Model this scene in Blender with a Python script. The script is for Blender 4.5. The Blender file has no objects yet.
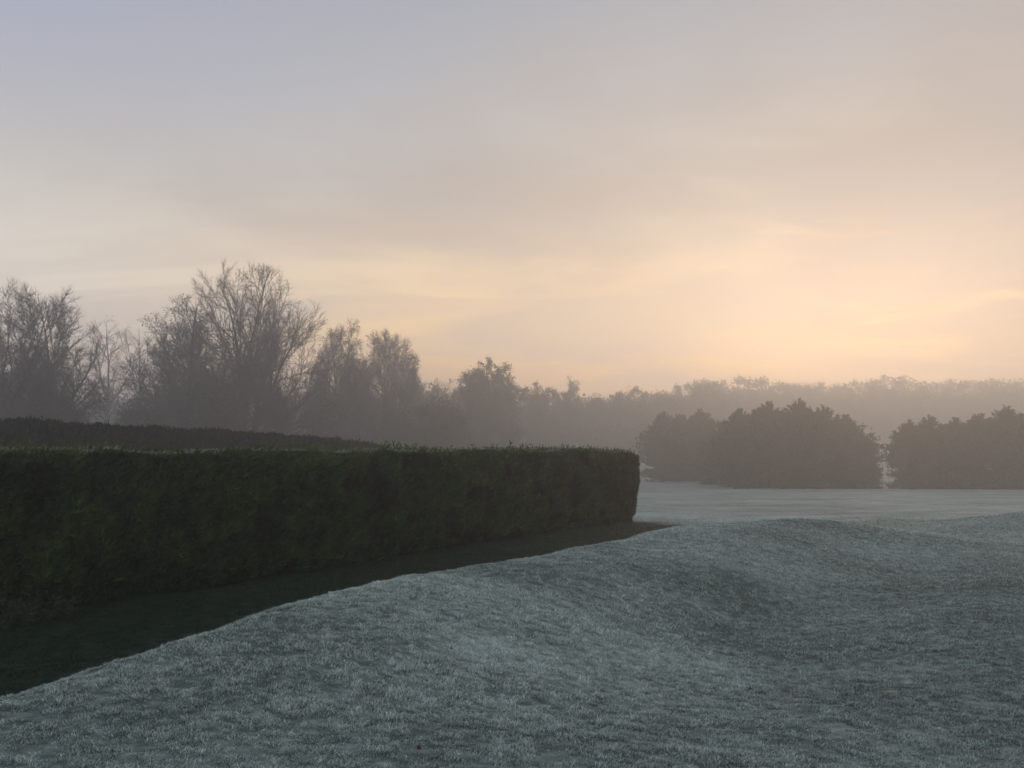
import bpy, math, random
import numpy as np
from mathutils import Vector
RNG = np.random.default_rng(7)
random.seed(7)
PI = math.pi
scene = bpy.context.scene
COL = scene.collection

# ------------------------------------------------------------------ camera
CAM_Z, F, HOR = 2.4, 768.0, 440.0
PITCH = math.atan((HOR - 384.0) / F)
def at(px, py, Y):
    """world point at depth Y (metres ahead) seen in direction px,py"""
    cx, cy = (px - 512.0) / F, (384.0 - py) / F
    dy = math.cos(PITCH) - cy * math.sin(PITCH)
    dz = math.sin(PITCH) + cy * math.cos(PITCH)
    k = Y / dy
    return cx * k, Y, CAM_Z + dz * k
cam_d = bpy.data.cameras.new('camera'); cam = bpy.data.objects.new('camera', cam_d); COL.objects.link(cam)
cam.location = (0, 0, CAM_Z); cam.rotation_euler = (PI / 2 + PITCH, 0, 0)
cam_d.sensor_width = 36; cam_d.lens = 27; cam_d.clip_start = .05; cam_d.clip_end = 3000
scene.camera = cam

# ------------------------------------------------------------------ numpy noise
def _hash(ix, iy, seed):
    h = (ix.astype(np.int64) * 374761393 + iy.astype(np.int64) * 668265263 + seed * 1274126177) & 0xffffffff
    h = ((h ^ (h >> 13)) * 1274126177) & 0xffffffff
    return ((h ^ (h >> 16)) & 0xffffff) / float(0xffffff)
def vnoise(x, y, seed=0):
    ix, iy = np.floor(x), np.floor(y); fx, fy = x - ix, y - iy
    fx = fx * fx * (3 - 2 * fx); fy = fy * fy * (3 - 2 * fy)
    a, b = _hash(ix, iy, seed), _hash(ix + 1, iy, seed)
    c, d = _hash(ix, iy + 1, seed), _hash(ix + 1, iy + 1, seed)
    return (a + (b - a) * fx) * (1 - fy) + (c + (d - c) * fx) * fy - .5      # -.5 .. .5
def sstep(a, b, v):
    t = np.clip((v - a) / (b - a), 0, 1); return t * t * (3 - 2 * t)

# ------------------------------------------------------------------ terrain
L0 = np.array([-6.8, 10.2]); U = np.array([.627, .779]); N = np.array([.779, -.627])
def st(x, y):
    rx, ry = x - L0[0], y - L0[1]
    return rx * N[0] + ry * N[1], rx * U[0] + ry * U[1]
KD = 1.6
def kd(px): return float(np.interp(px, [0, 300, 500], [1.1, 1.25, KD]))
BY = [-60, 0, 12, 23, 35, 55, 70, 82, 106, 140, 220, 300, 430]
BZ = [.20, .22, .22, -.04, -.55, -1.4, -2.1, -2.7, -3.0, -2.3, 2.0, 5.5, 6.5]
def base_y(y):
    return (np.interp(y - 3, BY, BZ) + np.interp(y - 1.5, BY, BZ) + np.interp(y, BY, BZ) + np.interp(y + 1.5, BY, BZ) + np.interp(y + 3, BY, BZ)) / 5
def shift(t): return 1.3 * sstep(3, -2.5, t) - .8 * sstep(6, 12, t)
def ground(x, y, fine=True):
    x = np.asarray(x, float); y = np.asarray(y, float)
    s, t = st(x, y)
    b = base_y(y)
    lump = .015 * np.sin(t * .7 + .7) + .01 * np.sin(t * 1.7 + 2) - .045 * np.exp(-((t - 3.0) / 1.6) ** 2) + .075 * np.exp(-((t - 6.6) / 1.7) ** 2) - .05 * np.exp(-((t - 10.5) / 1.8) ** 2)
    cs = 0.2 * np.sin(t * .5 + 1.0)
    fall = sstep(5.4 + cs, 8.4 + cs * .6, s) * sstep(-3.5, 4.5, t)
    bank = (.60 + lump) * (1 - .26 * sstep(2, 8, t)) * (1 - fall) * (1 - .75 * sstep(11.5, 17, t)) * (1 - .3 * sstep(-4, -14, t))
    g = np.minimum(b, 0.0)
    k = sstep(3.0 + shift(t), 5.1 + shift(t), s)
    # a low hollow between the bank and the level lawn
    bank -= .12 * np.exp(-((s - 8.6) / 1.1) ** 2) * sstep(1, 5, t) * (1 - sstep(11, 15, t))
    h = g + (b + bank - g) * k * (1 - sstep(17, 30, y)) + (b - g) * k * sstep(17, 30, y)
    def hump(cx, cy, rx, ry, a, rot=0.0):
        dx, dy = x - cx, y - cy; c, q = math.cos(rot), math.sin(rot)
        return a * np.exp(-(((dx * c + dy * q) / rx) ** 2 + ((-dx * q + dy * c) / ry) ** 2) ** 1.25)
    h = h + hump(7.7, 16.8, 2.5, 1.5, .27, -.1) + hump(4.4, 15.2, 1.9, 1.2, .05) + hump(15.5, 21.5, 3.4, 1.6, .44, .1)
    h = h - hump(2.2, 12.9, .75, .45, .07, .6)
    h = h + sstep(1.5, 4.5, s) * .05 * vnoise(x * .8, y * .8, 3) * (1 - sstep(40, 80, y))
    h = h + 1.2 * vnoise(x * .02, y * .02, 5) * sstep(60, 120, y)
    if fine:
        h = h + .035 * vnoise(x * 2.3, y * 3.2, 11) + .016 * vnoise(x * 6, y * 7, 12)
    return h
def gz(x, y): return float(ground(np.array([x]), np.array([y]), False)[0])

# ------------------------------------------------------------------ mesh helpers
def mesh_obj(name, V, polys, mat, parent=None, var=None, smooth=False):
    """V (n,3); polys: list of (m,k) index arrays; one mesh object"""
    me = bpy.data.meshes.new(name)
    V = np.asarray(V, np.float32); polys = [np.asarray(p, np.int32) for p in polys if len(p)]
    me.vertices.add(len(V)); me.vertices.foreach_set('co', V.ravel())
    loops = np.concatenate([p.ravel() for p in polys])
    tot = np.concatenate([np.full(len(p), p.shape[1], np.int32) for p in polys])
    start = np.concatenate([[0], np.cumsum(tot)[:-1]]).astype(np.int32)
    me.loops.add(len(loops)); me.loops.foreach_set('vertex_index', loops)
    me.polygons.add(len(tot)); me.polygons.foreach_set('loop_start', start)
    try: me.polygons.foreach_set('loop_total', tot)
    except Exception: pass
    if smooth: me.polygons.foreach_set('use_smooth', np.ones(len(tot), bool))
    if var is not None:
        a = me.attributes.new('var', 'FLOAT', 'POINT'); a.data.foreach_set('value', np.asarray(var, np.float32))
    me.update(calc_edges=True)
    me.materials.append(mat)
    o = bpy.data.objects.new(name, me); COL.objects.link(o)
    if parent: o.parent = parent
    return o
def thing(name, label, cat, loc=(0, 0, 0), group=None):
    o = bpy.data.objects.new(name, None); COL.objects.link(o); o.location = loc; o.empty_display_size = .3
    o['label'] = label; o['category'] = cat
    if group: o['group'] = group
    return o
def dup(root, loc, rz, label, sc=(1, 1, 1), group=None):
    r = root.copy(); COL.objects.link(r); r.location = loc; r.rotation_euler = (0, 0, rz); r.scale = sc
    r['label'] = label
    if group: r['group'] = group
    for ch in list(root.children):
        c = ch.copy(); COL.objects.link(c); c.parent = r
    return r
def unit(v): return v / np.maximum(np.linalg.norm(v, axis=-1, keepdims=True), 1e-9)
def prisms(A, B, ra, rb, k=4):
    """tapered k-sided tubes between A and B; returns V, quads, per-vertex count"""
    n = len(A); d = unit(B - A)
    ref = np.where(np.abs(d[:, 2:3]) > .9, np.array([[1., 0, 0]]), np.array([[0, 0, 1.]]))
    u = unit(np.cross(d, ref)); w = np.cross(d, u)
    ang = np.arange(k) * 2 * PI / k
    ring = u[:, None] * np.cos(ang)[None, :, None] + w[:, None] * np.sin(ang)[None, :, None]
    V = np.concatenate([A[:, None] + ring * ra[:, None, None], B[:, None] + ring * rb[:, None, None]], 1).reshape(-1, 3)
    base = (np.arange(n) * 2 * k)[:, None]
    j = np.arange(k); j2 = (j + 1) % k
    Q = np.stack([base + j, base + j2, base + j2 + k, base + j + k], -1).reshape(-1, 4)
    return V, Q
def spikes(A, B, r):
    """three-sided tapering twigs"""
    n = len(A); d = unit(B - A)
    ref = np.where(np.abs(d[:, 2:3]) > .9, np.array([[1., 0, 0]]), np.array([[0, 0, 1.]]))
    u = unit(np.cross(d, ref)); w = np.cross(d, u)
    ang = np.arange(3) * 2 * PI / 3
    ring = u[:, None] * np.cos(ang)[None, :, None] + w[:, None] * np.sin(ang)[None, :, None]
    V = np.concatenate([A[:, None] + ring * r[:, None, None], B[:, None]], 1).reshape(-1, 3)
    b = (np.arange(n) * 4)[:, None]
    T = np.stack([b + [0, 1, 2], b + [1, 2, 0], b + [3, 3, 3]], -1).reshape(-1, 3)
    return V, T
def leaves(P, d, L, W, rng, up=None):
    """pointed leaf-like quads: base, two flanks, tip, slightly folded"""
    n = len(P); r = unit(rng.normal(size=(n, 3))); d = unit(d)
    u = unit(np.cross(d, r)); w = np.cross(d, u)
    V = np.stack([P, P + d * L[:, None] * .45 + u * W[:, None] + w * W[:, None] * .3,
                  P + d * L[:, None], P + d * L[:, None] * .45 - u * W[:, None] + w * W[:, None] * .3], 1).reshape(-1, 3)
    return V, np.arange(n * 4).reshape(n, 4)
class Acc:
    def __init__(s): s.V = []; s.P = []; s.var = []; s.n = 0
    def add(s, V, P, var=None):
        s.V.append(V); s.P.append(np.asarray(P) + s.n); s.n += len(V)
        s.var.append(np.full(len(V), .5) if var is None else np.asarray(var))
    def build(s, name, mat, parent=None, smooth=False):
        return mesh_obj(name, np.concatenate(s.V), s.P, mat, parent, np.concatenate(s.var), smooth)

# ------------------------------------------------------------------ materials
def mat_new(name):
    m = bpy.data.materials.new(name); m.use_nodes = True
    nt = m.node_tree; b = nt.nodes['Principled BSDF']
    b.inputs['Specular IOR Level'].default_value = .2
    return m, nt, b
def rgb(c): return (*c, 1.0)
def leaf_mat(name, c0, c1, rough=.85, nscale=1.5, c2=None, trans=0.0):
    m, nt, b = mat_new(name); nd, lk = nt.nodes, nt.links
    a = nd.new('ShaderNodeAttribute'); a.attribute_name = 'var'
    tc = nd.new('ShaderNodeTexCoord')
    no = nd.new('ShaderNodeTexNoise'); no.inputs['Scale'].default_value = nscale; no.inputs['Detail'].default_value = 3
    lk.new(tc.outputs['Object'], no.inputs['Vector'])
    ad = nd.new('ShaderNodeMath'); ad.operation = 'ADD'; lk.new(a.outputs['Fac'], ad.inputs[0]); lk.new(no.outputs['Fac'], ad.inputs[1])
    mr = nd.new('ShaderNodeMapRange'); mr.inputs[1].default_value = .4; mr.inputs[2].default_value = 1.6; lk.new(ad.outputs[0], mr.inputs[0])
    cr = nd.new('ShaderNodeValToRGB'); cr.color_ramp.elements[0].color = rgb(c0); cr.color_ramp.elements[1].color = rgb(c1)
    if c2: e = cr.color_ramp.elements.new(.8); e.color = rgb(c1); cr.color_ramp.elements[2].color = rgb(c2)
    lk.new(mr.outputs[0], cr.inputs[0]); lk.new(cr.outputs[0], b.inputs['Base Color'])
    b.inputs['Roughness'].default_value = rough
    return m
M_BARK = leaf_mat('bark', (.035, .03, .026), (.085, .075, .066), nscale=3)
M_TWIG = leaf_mat('twig', (.04, .034, .03), (.09, .075, .062), nscale=1)
M_BIRCH = leaf_mat('birch_bark', (.12, .11, .10), (.3, .29, .27), nscale=4)
M_IVY = leaf_mat('ivy', (.022, .03, .016), (.045, .055, .028), nscale=.6)
M_BROWN = leaf_mat('winter_leaf', (.05, .036, .026), (.11, .08, .055), nscale=.6)
M_CONI = leaf_mat('conifer', (.022, .034, .018), (.05, .062, .032), nscale=.7)
M_WOODL = leaf_mat('far_foliage', (.03, .03, .022), (.07, .06, .045), nscale=.15)
M_HEDGE = leaf_mat('hedge_spray', (.007, .019, .006), (.05, .115, .024), nscale=2.2, c2=(.15, .18, .045))
M_HCORE = leaf_mat('hedge_wood', (.014, .012, .009), (.03, .024, .018), nscale=5)
M_HFROST = leaf_mat('frosted_spray', (.10, .12, .075), (.42, .45, .40), nscale=5)
M_DHEDGE = leaf_mat('dark_hedge_leaf', (.010, .016, .010), (.022, .032, .018), nscale=.9)
M_WEED = leaf_mat('weed_leaf', (.025, .042, .022), (.06, .085, .045), nscale=5)
M_LEAF = leaf_mat('dead_leaf', (.07, .03, .018), (.12, .05, .03), nscale=30)

def ground_mat():
    """turf: frost cover by sheltered distance from the hedge, plus patchy noise"""
    m, nt, b = mat_new('frosted_turf'); nd, lk = nt.nodes, nt.links
    a = nd.new('ShaderNodeAttribute'); a.attribute_name = 'frost'
    v = nd.new('ShaderNodeAttribute'); v.attribute_name = 'var'
    geo = nd.new('ShaderNodeNewGeometry')
    def noise(sc, det, sx=1, sy=1):
        mp = nd.new('ShaderNodeMapping'); mp.inputs['Scale'].default_value = (sx, sy, 1); lk.new(geo.outputs['Position'], mp.inputs[0])
        n = nd.new('ShaderNodeTexNoise'); n.inputs['Scale'].default_value = sc; n.inputs['Detail'].default_value = det; lk.new(mp.outputs[0], n.inputs['Vector']); return n.outputs['Fac']
    n1, n2, n3 = noise(.55, 4, 1, 1.3), noise(8, 3, 1, 1.6), noise(.12, 4, 1, 1.8)
    def mth(op, x, y):
        q = nd.new('ShaderNodeMath'); q.operation = op
        for i, z in enumerate((x, y)):
            if isinstance(z, (int, float)): q.inputs[i].default_value = z
            else: lk.new(z, q.inputs[i])
        return q.outputs[0]
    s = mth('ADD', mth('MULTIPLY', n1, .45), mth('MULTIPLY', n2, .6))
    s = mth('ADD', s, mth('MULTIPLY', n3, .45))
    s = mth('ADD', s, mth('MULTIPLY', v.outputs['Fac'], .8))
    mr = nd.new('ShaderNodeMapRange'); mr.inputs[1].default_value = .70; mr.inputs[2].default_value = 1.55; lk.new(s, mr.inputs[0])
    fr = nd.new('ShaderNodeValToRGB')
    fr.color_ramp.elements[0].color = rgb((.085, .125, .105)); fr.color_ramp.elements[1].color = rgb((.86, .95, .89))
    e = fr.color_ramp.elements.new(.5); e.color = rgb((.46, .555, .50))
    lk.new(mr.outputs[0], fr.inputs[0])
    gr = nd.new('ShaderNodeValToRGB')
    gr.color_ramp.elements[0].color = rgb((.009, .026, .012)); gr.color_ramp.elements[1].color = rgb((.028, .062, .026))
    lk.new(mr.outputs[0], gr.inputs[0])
    mx = nd.new('ShaderNodeMix'); mx.data_type = 'RGBA'
    lk.new(a.outputs['Fac'], mx.inputs[0]); lk.new(gr.outputs[0], mx.inputs[6]); lk.new(fr.outputs[0], mx.inputs[7])
    lk.new(mx.outputs[2], b.inputs['Base Color']); b.inputs['Roughness'].default_value = .8
    bp = nd.new('ShaderNodeBump'); bp.inputs['Strength'].default_value = .5; bp.inputs['Distance'].default_value = .05
    lk.new(noise(9, 5), bp.inputs['Height']); lk.new(bp.outputs[0], b.inputs['Normal'])
    return m
M_TURF = ground_mat()
def frost_at(x, y):
    s, t = st(x, y)
    edge = 4.3 + shift(t) + .25 * vnoise(x * .7, y * .7, 21) + .12 * vnoise(x * 4, y * 4, 22)
    f = sstep(edge, edge + .5, s)
    behind = sstep(-2.6, -3.6, s)                      # beyond the hedge the field is white again
    past = sstep(16.6, 17.8, t + .6 * vnoise(x * 2, y * 2, 23) + .5 * s)
    return np.clip(np.maximum(np.maximum(f, behind), past), 0, 1)
def add_frost(o, f):
    a = o.data.attributes.new('frost', 'FLOAT', 'POINT'); a.data.foreach_set('value', np.asarray(f, np.float32))

# ------------------------------------------------------------------ ground sheet
def warp(n, lo, hi, c, near):
    u = np.linspace(math.asinh((lo - c) / near), math.asinh((hi - c) / near), n); return c + near * np.sinh(u)
gx = warp(430, -400, 400, 2, 9.0); gy = warp(470, -70, 400, 9, 9.0)
X, Y = np.meshgrid(gx, gy); Z = ground(X, Y)
Vg = np.stack([X, Y, Z], -1).reshape(-1, 3)
r, c = np.meshgrid(np.arange(len(gy) - 1), np.arange(len(gx) - 1), indexing='ij'); i0 = (r * len(gx) + c).ravel()
Qg = np.stack([i0, i0 + 1, i0 + 1 + len(gx), i0 + len(gx)], -1)
g = mesh_obj('ground', Vg, [Qg], M_TURF, var=np.interp(Vg[:, 1], [0, 15, 24], [.0, .10, .20]), smooth=True)
add_frost(g, frost_at(Vg[:, 0], Vg[:, 1])); g['kind'] = 'structure'

# ------------------------------------------------------------------ grass blades
def make_grass():
    rng = np.random.default_rng(3)
    Vs, fs, vs = [], [], []
    bands = [(2.6, 5.5, 17000, .8), (5.5, 8, 11000, .9), (8, 12, 6000, 1.1), (12, 17, 3000, 1.4), (17, 27, 1200, 1.8)]
    for d0, d1, dens, sc in bands:
        half = d1 * .76 + 1
        n = int(dens * 2 * half * (d1 - d0))
        x = rng.uniform(-half, half, n); y = rng.uniform(d0, d1, n)
        s, t = st(x, y)
        k = (np.abs(x) < y * .76 + .8) & ((s > .1) | (t > 17))
        x, y = x[k], y[k]; n = len(x)
        clump = vnoise(x * 12, y * 13, 31) + .55 * vnoise(x * 4.1, y * 6.2, 32) + .7 * vnoise(x * 27, y * 27, 33)
        # thin where the sward is worn, thick in tussocks
        k = rng.random(n) < np.clip(.80 + clump * 1.0, .25, 1) * (1 - sstep(17, 27, y))
        x, y, clump = x[k], y[k], clump[k]; n = len(x)
        f = frost_at(x, y)
        h = (.014 + .022 * np.clip(clump + .5, 0, 1.3)) * rng.uniform(.55, 1.35, n) * (1 + (sc - 1) * .45)
        h *= np.where(f > .5, 1, .8) * np.interp(y, [4, 9, 14], [.8, .88, 1])
        a = rng.uniform(0, 2 * PI, n); lean = rng.uniform(.15, 1.15, n)
        wind = .5
        dx = np.cos(a) * lean + wind * .3; dy = np.sin(a) * lean - .1
        z = ground(x, y) - .004
        wv = rng.uniform(.0016, .0030, n) * sc * 1.25
        b = rng.uniform(0, 2 * PI, n)
        px, py = np.cos(b) * wv, np.sin(b) * wv
        P0 = np.stack([x - px, y - py, z], -1); P1 = np.stack([x + px, y + py, z], -1)
        mx, my, mz = x + dx * h * .35, y + dy * h * .35, z + h * .62
        P2 = np.stack([mx + px * .8, my + py * .8, mz], -1); P3 = np.stack([mx - px * .8, my - py * .8, mz], -1)
        P4 = np.stack([x + dx * h, y + dy * h, z + h * .95], -1)
        Vs.append(np.stack([P0, P1, P2, P3, P4], 1).reshape(-1, 3))
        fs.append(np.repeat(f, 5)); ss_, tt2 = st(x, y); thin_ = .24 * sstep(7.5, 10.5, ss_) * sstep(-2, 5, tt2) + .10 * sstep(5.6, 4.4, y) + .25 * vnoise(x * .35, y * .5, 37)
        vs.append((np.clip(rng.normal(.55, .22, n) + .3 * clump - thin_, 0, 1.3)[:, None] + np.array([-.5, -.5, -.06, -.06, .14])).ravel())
    V = np.concatenate(Vs); n = len(V) // 5; b = (np.arange(n) * 5)[:, None]
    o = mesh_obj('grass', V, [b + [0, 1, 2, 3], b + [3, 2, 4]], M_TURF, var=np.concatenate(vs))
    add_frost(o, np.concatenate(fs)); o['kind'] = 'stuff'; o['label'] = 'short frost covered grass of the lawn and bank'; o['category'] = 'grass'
    print('grass blades', n)
make_grass()

# ------------------------------------------------------------------ near hedge
def hedge_surface(t, v, side, H, T, seed):
    """t along, v 0..1 up, side +1 front / -1 back: offset from centre plane incl. plant bulges"""
    col = .20 * vnoise(t * 1.35, t * 0 + 3 * side, seed) - .13 * np.exp(-((((t * 1.15 + .35 * vnoise(t * .7, v * 1.3, seed + 9)) % 1) - .5) / .13) ** 2) + .12 * vnoise(t * 3.1, v * 3.5, seed + 1) + .09 * vnoise(t * .9, v * 1.7 + 9, seed + 4) + .13 * vnoise(t * 5.2 + v * 3, v * 9, seed + 7)
    prof = T / 2 * (.90 + .14 * np.sin(np.clip(v, 0, 1) * PI * .9 + .1))
    prof = np.where(v > .93, prof - (v - .93) * .9, prof)
    prof = np.where(v < .12, prof - (.12 - v) * 1.2, prof)
    return prof + col
HT0, HT1 = -7.0, 16.98
def htop(t):
    return 2.26 - .012 * (t + 1) + .05 * vnoise(t * .8, t * 0, 41) + .06 * vnoise(t * 2.7, t * 0 + 5, 42) - .12 * sstep(HT1 - .35, HT1, t)
def hedge_pos(t, off, z):
    # the front face stands on the line s=0; centre plane lies behind it
    s = off - .62
    return np.stack([L0[0] + U[0] * t + N[0] * s, L0[1] + U[1] * t + N[1] * s, z], -1)
def make_hedge():
    rng = np.random.default_rng(11)
    root = thing('clipped_hedge', 'long clipped dark green conifer hedge with a frosted flat top, nearest the camera', 'hedge', (0, 0, 0))
    T = 1.25
    core = Acc()
    tt = np.linspace(HT0, HT1 - .45, 120); vv = np.linspace(0, 1, 14)
    for side in (1, -1):
        TT, VV = np.meshgrid(tt, vv); off = (hedge_surface(TT, VV, side, 2.2, T, 50) - .24) * side
        x = L0[0] + U[0] * TT; y = L0[1] + U[1] * TT
        z0 = ground(x, y, False) - .05; Zz = z0 + (htop(TT) - .2 - z0) * VV
        P = hedge_pos(TT, off, Zz).reshape(-1, 3)
        r_, c_ = np.meshgrid(np.arange(13), np.arange(119), indexing='ij'); i = (r_ * 120 + c_).ravel()
        core.add(P, np.stack([i, i + 1, i + 121, i + 120], -1))
    n = 120; top = np.arange(n) + 13 * n; o2 = 14 * n
    core.P.append(np.stack([top[:-1], top[1:], top[1:] + o2, top[:-1] + o2], -1))
    for e in (0, n - 1):
        q = np.arange(13) * n + e; core.P.append(np.stack([q, q + n, q + n + o2, q + o2], -1))
    core.build('inner_wood', M_HCORE, root)
    # sprays: each a small fan of narrow pointed leaflets
    def sprays(t, off, z, out, n, L, mat_acc, vbase):
        P = hedge_pos(t, off, z)
        up = np.array([0, 0, 1.])
        d = unit(out * rng.uniform(.35, 1.0, (n, 1)) + up * rng.uniform(.2, 1.1, (n, 1)) + np.array([U[0], U[1], 0]) * rng.normal(.25, .45, (n, 1)) + rng.normal(0, .18, (n, 3)))
        P = P - d * L[:, None] * .35
        side = unit(np.cross(d, unit(rng.normal(size=(n, 3)) + out * .6)))
        var = np.clip(rng.normal(.45, .22, n) + vbase, 0, 1.3)
        for k, (ang, f) in enumerate(((0, 1), (.5, .72), (-.5, .72), (.95, .45), (-.95, .45))):
            dd = unit(d * math.cos(ang) + side * math.sin(ang) + rng.normal(0, .07, (n, 3)))
            st_ = P + d * (L * (0 if k < 1 else .12 * k ** .5))[:, None]
            V, Q = leaves(st_, dd, L * f, L * f * .11, rng)
            mat_acc.add(V, Q, np.repeat(var, 4))
    fol = Acc()
    n = 80000
    t = rng.uniform(HT0, HT1, n); v = rng.uniform(0, 1, n) ** .93
    x = L0[0] + U[0] * t; y = L0[1] + U[1] * t; z0 = ground(x, y, False)
    z = z0 + .03 + (htop(t) - z0 - .03) * v
    off = hedge_surface(t, v, 1, 2.2, T, 50) - rng.exponential(.075, n)
    brown = -.45 * (vnoise(t * 1.7, z * 2.6, 61) > .2) + .85 * sstep(.8, 1, v) * (.4 + vnoise(t * 1.3, t * 0, 62)) + .35 * vnoise(t * 1.1, z * .8, 63) + .5 * vnoise(t * 6 - z * 4, z * 5, 64)
    sprays(t, off, z, np.array([N[0], N[1], 0.]), n, rng.uniform(.08, .24, n), fol, brown)
    n = 10000                                                       # far side, coarser
    t = rng.uniform(HT0, HT1, n); v = rng.uniform(0, 1, n); x = L0[0] + U[0] * t; y = L0[1] + U[1] * t; z0 = ground(x, y, False)
    z = z0 + (htop(t) - z0) * v
    sprays(t, -(hedge_surface(t, v, -1, 2.2, T, 50) - rng.exponential(.04, n)), z, -np.array([N[0], N[1], 0.]), n, rng.uniform(.10, .2, n), fol, 0)
    n = 5200                                                        # the end
    off = rng.uniform(-.62, .62, n); v = rng.uniform(0, 1, n)
    ro = np.sqrt(np.clip(1 - (off / .68) ** 2, 0, 1)); t = HT1 - .56 + .3 * ro + .42 * sstep(.0, .7, v) - .06 * sstep(.85, 1, v) + .12 * vnoise(off * 3, v * 7, 66)
    x = L0[0] + U[0] * t; y = L0[1] + U[1] * t; z0 = ground(x, y, False)
    sprays(t, off, z0 + (htop(t) - z0) * v, np.array([U[0], U[1], 0.]), n, rng.uniform(.08, .18, n), fol, 0)
    n = 13000                                                       # top
    t = rng.uniform(HT0, HT1, n); off = rng.uniform(-.6, .62, n)
    sprays(t, off, htop(t) - .03 + rng.normal(0, .012, n), np.array([0, 0, .4]), n, rng.uniform(.05, .10, n), fol, .3)
    fol.build('foliage', M_HEDGE, root)
    fr = Acc(); n = 15000                                           # frosted flat top sprays
    t = rng.uniform(HT0, HT1, n); off = rng.uniform(-.6, .58, n)
    keep = vnoise(t * .9, off * 1.5, 71) + .4 * vnoise(t * 6, off * 6, 72) + .12 * (t < -2) + .1 * (t > 2) > -.08
    t, off = t[keep], off[keep]; n = len(t)
    sprays(t, off, htop(t) + .008 + rng.normal(0, .012, n), np.array([0.3, 0.2, .05]), n, rng.uniform(.04, .08, n), fr, .2)
    fr.build('frosted_top', M_HFROST, root)
    sh = Acc(); n = 2600                                             # odd shoots that stand above the cut
    t = rng.uniform(HT0, HT1, n); keep = vnoise(t * 1.6, t * 0, 81) > -.12; t = t[keep]; n = len(t); off = rng.uniform(-.55, .62, n)
    L = rng.uniform(.04, .11, n) * (1 + .9 * np.clip(vnoise(t * 2.2, t * 0, 83) + .1, 0, 1)) * rng.choice([1, 1, 1.5], n)
    A = hedge_pos(t, off, htop(t) - .02)
    dr = unit(np.stack([rng.normal(.15, .35, n), rng.normal(0, .3, n), np.ones(n)], -1))
    V, Tt = spikes(A, A + dr * L[:, None], np.full(n, .004)); sh.add(V, Tt, np.full(len(V), .9))
    for k in range(7):
        f = rng.uniform(.25, 1, n); dd = unit(dr + rng.normal(0, .55, (n, 3)))
        V, Q = leaves(A + dr * (L * f)[:, None], dd, L * .4, L * .06, rng); sh.add(V, Q, np.full(len(V), .95))
    sh.build('shoots', M_HEDGE, root)
make_hedge()

# ------------------------------------------------------------------ farther dark hedge
def make_far_hedge():
    rng = np.random.default_rng(12)
    pts = [(-70, 414, 21), (0, 420, 23), (96, 425.5, 26), (191, 430, 29.5), (260, 434, 33), (330, 439.5, 37), (370, 444, 40), (385, 449, 42)]
    P = np.array([at(*p) for p in pts])
    root = thing('overgrown_hedge', 'dark overgrown hedge behind the clipped hedge, sloping down to the right', 'hedge')
    u = np.linspace(0, len(P) - 1, 160)
    cx = [np.interp(u, np.arange(len(P)), P[:, i]) for i in range(3)]
    C = np.stack(cx, -1); C[:, 2] += .04 * vnoise(u * 3, u * 0, 91) + .10 * vnoise(u * 8, u * 0, 92) - .08
    T2 = unit(np.gradient(C, axis=0) * [1, 1, 0]); Nn = np.stack([T2[:, 1], -T2[:, 0], T2[:, 2] * 0], -1)
    gzv = ground(C[:, 0], C[:, 1], False) - .1
    vv = np.array([0, .5, .85, 1, .85, .5, 0]); oo = np.array([.75, .85, .65, 0, -.65, -.85, -.75]) * .9
    ring = np.stack([np.concatenate([(C[:, :2] + Nn[:, :2] * o), (gzv + (C[:, 2] - .1 - gzv) * v)[:, None]], 1) for v, o in zip(vv, oo)], 1)
    V = ring.reshape(-1, 3); r_, c_ = np.meshgrid(np.arange(159), np.arange(6), indexing='ij'); i = (r_ * 7 + c_).ravel()
    mesh_obj('inner_wood', V, [np.stack([i, i + 1, i + 8, i + 7], -1)], M_HCORE, root, var=np.full(len(V), .3))
    n = 42000; k = rng.uniform(0, 159, n); a = rng.uniform(0, PI, n)
    Ck = np.stack([np.interp(k, np.arange(160), C[:, i]) for i in range(3)], -1); Nk = np.stack([np.interp(k, np.arange(160), Nn[:, i]) for i in range(3)], -1)
    gk = np.interp(k, np.arange(160), gzv); v = np.sin(a) ** .6; off = np.cos(a) * .85
    z = gk + (Ck[:, 2] - gk) * v
    Pp = np.concatenate([Ck[:, :2] + Nk[:, :2] * off[:, None], z[:, None]], 1) + rng.normal(0, .05, (n, 3))
    d = unit(Nk * np.cos(a)[:, None] + np.array([0, 0, 1.]) * (np.sin(a) * .9 + .2)[:, None] + rng.normal(0, .5, (n, 3)))
    A = Acc(); V, Q = leaves(Pp, d, rng.uniform(.08, .2, n), rng.uniform(.02, .04, n), rng); A.add(V, Q, np.repeat(rng.random(n), 4))
    A.build('foliage', M_DHEDGE, root)
make_far_hedge()

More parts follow.
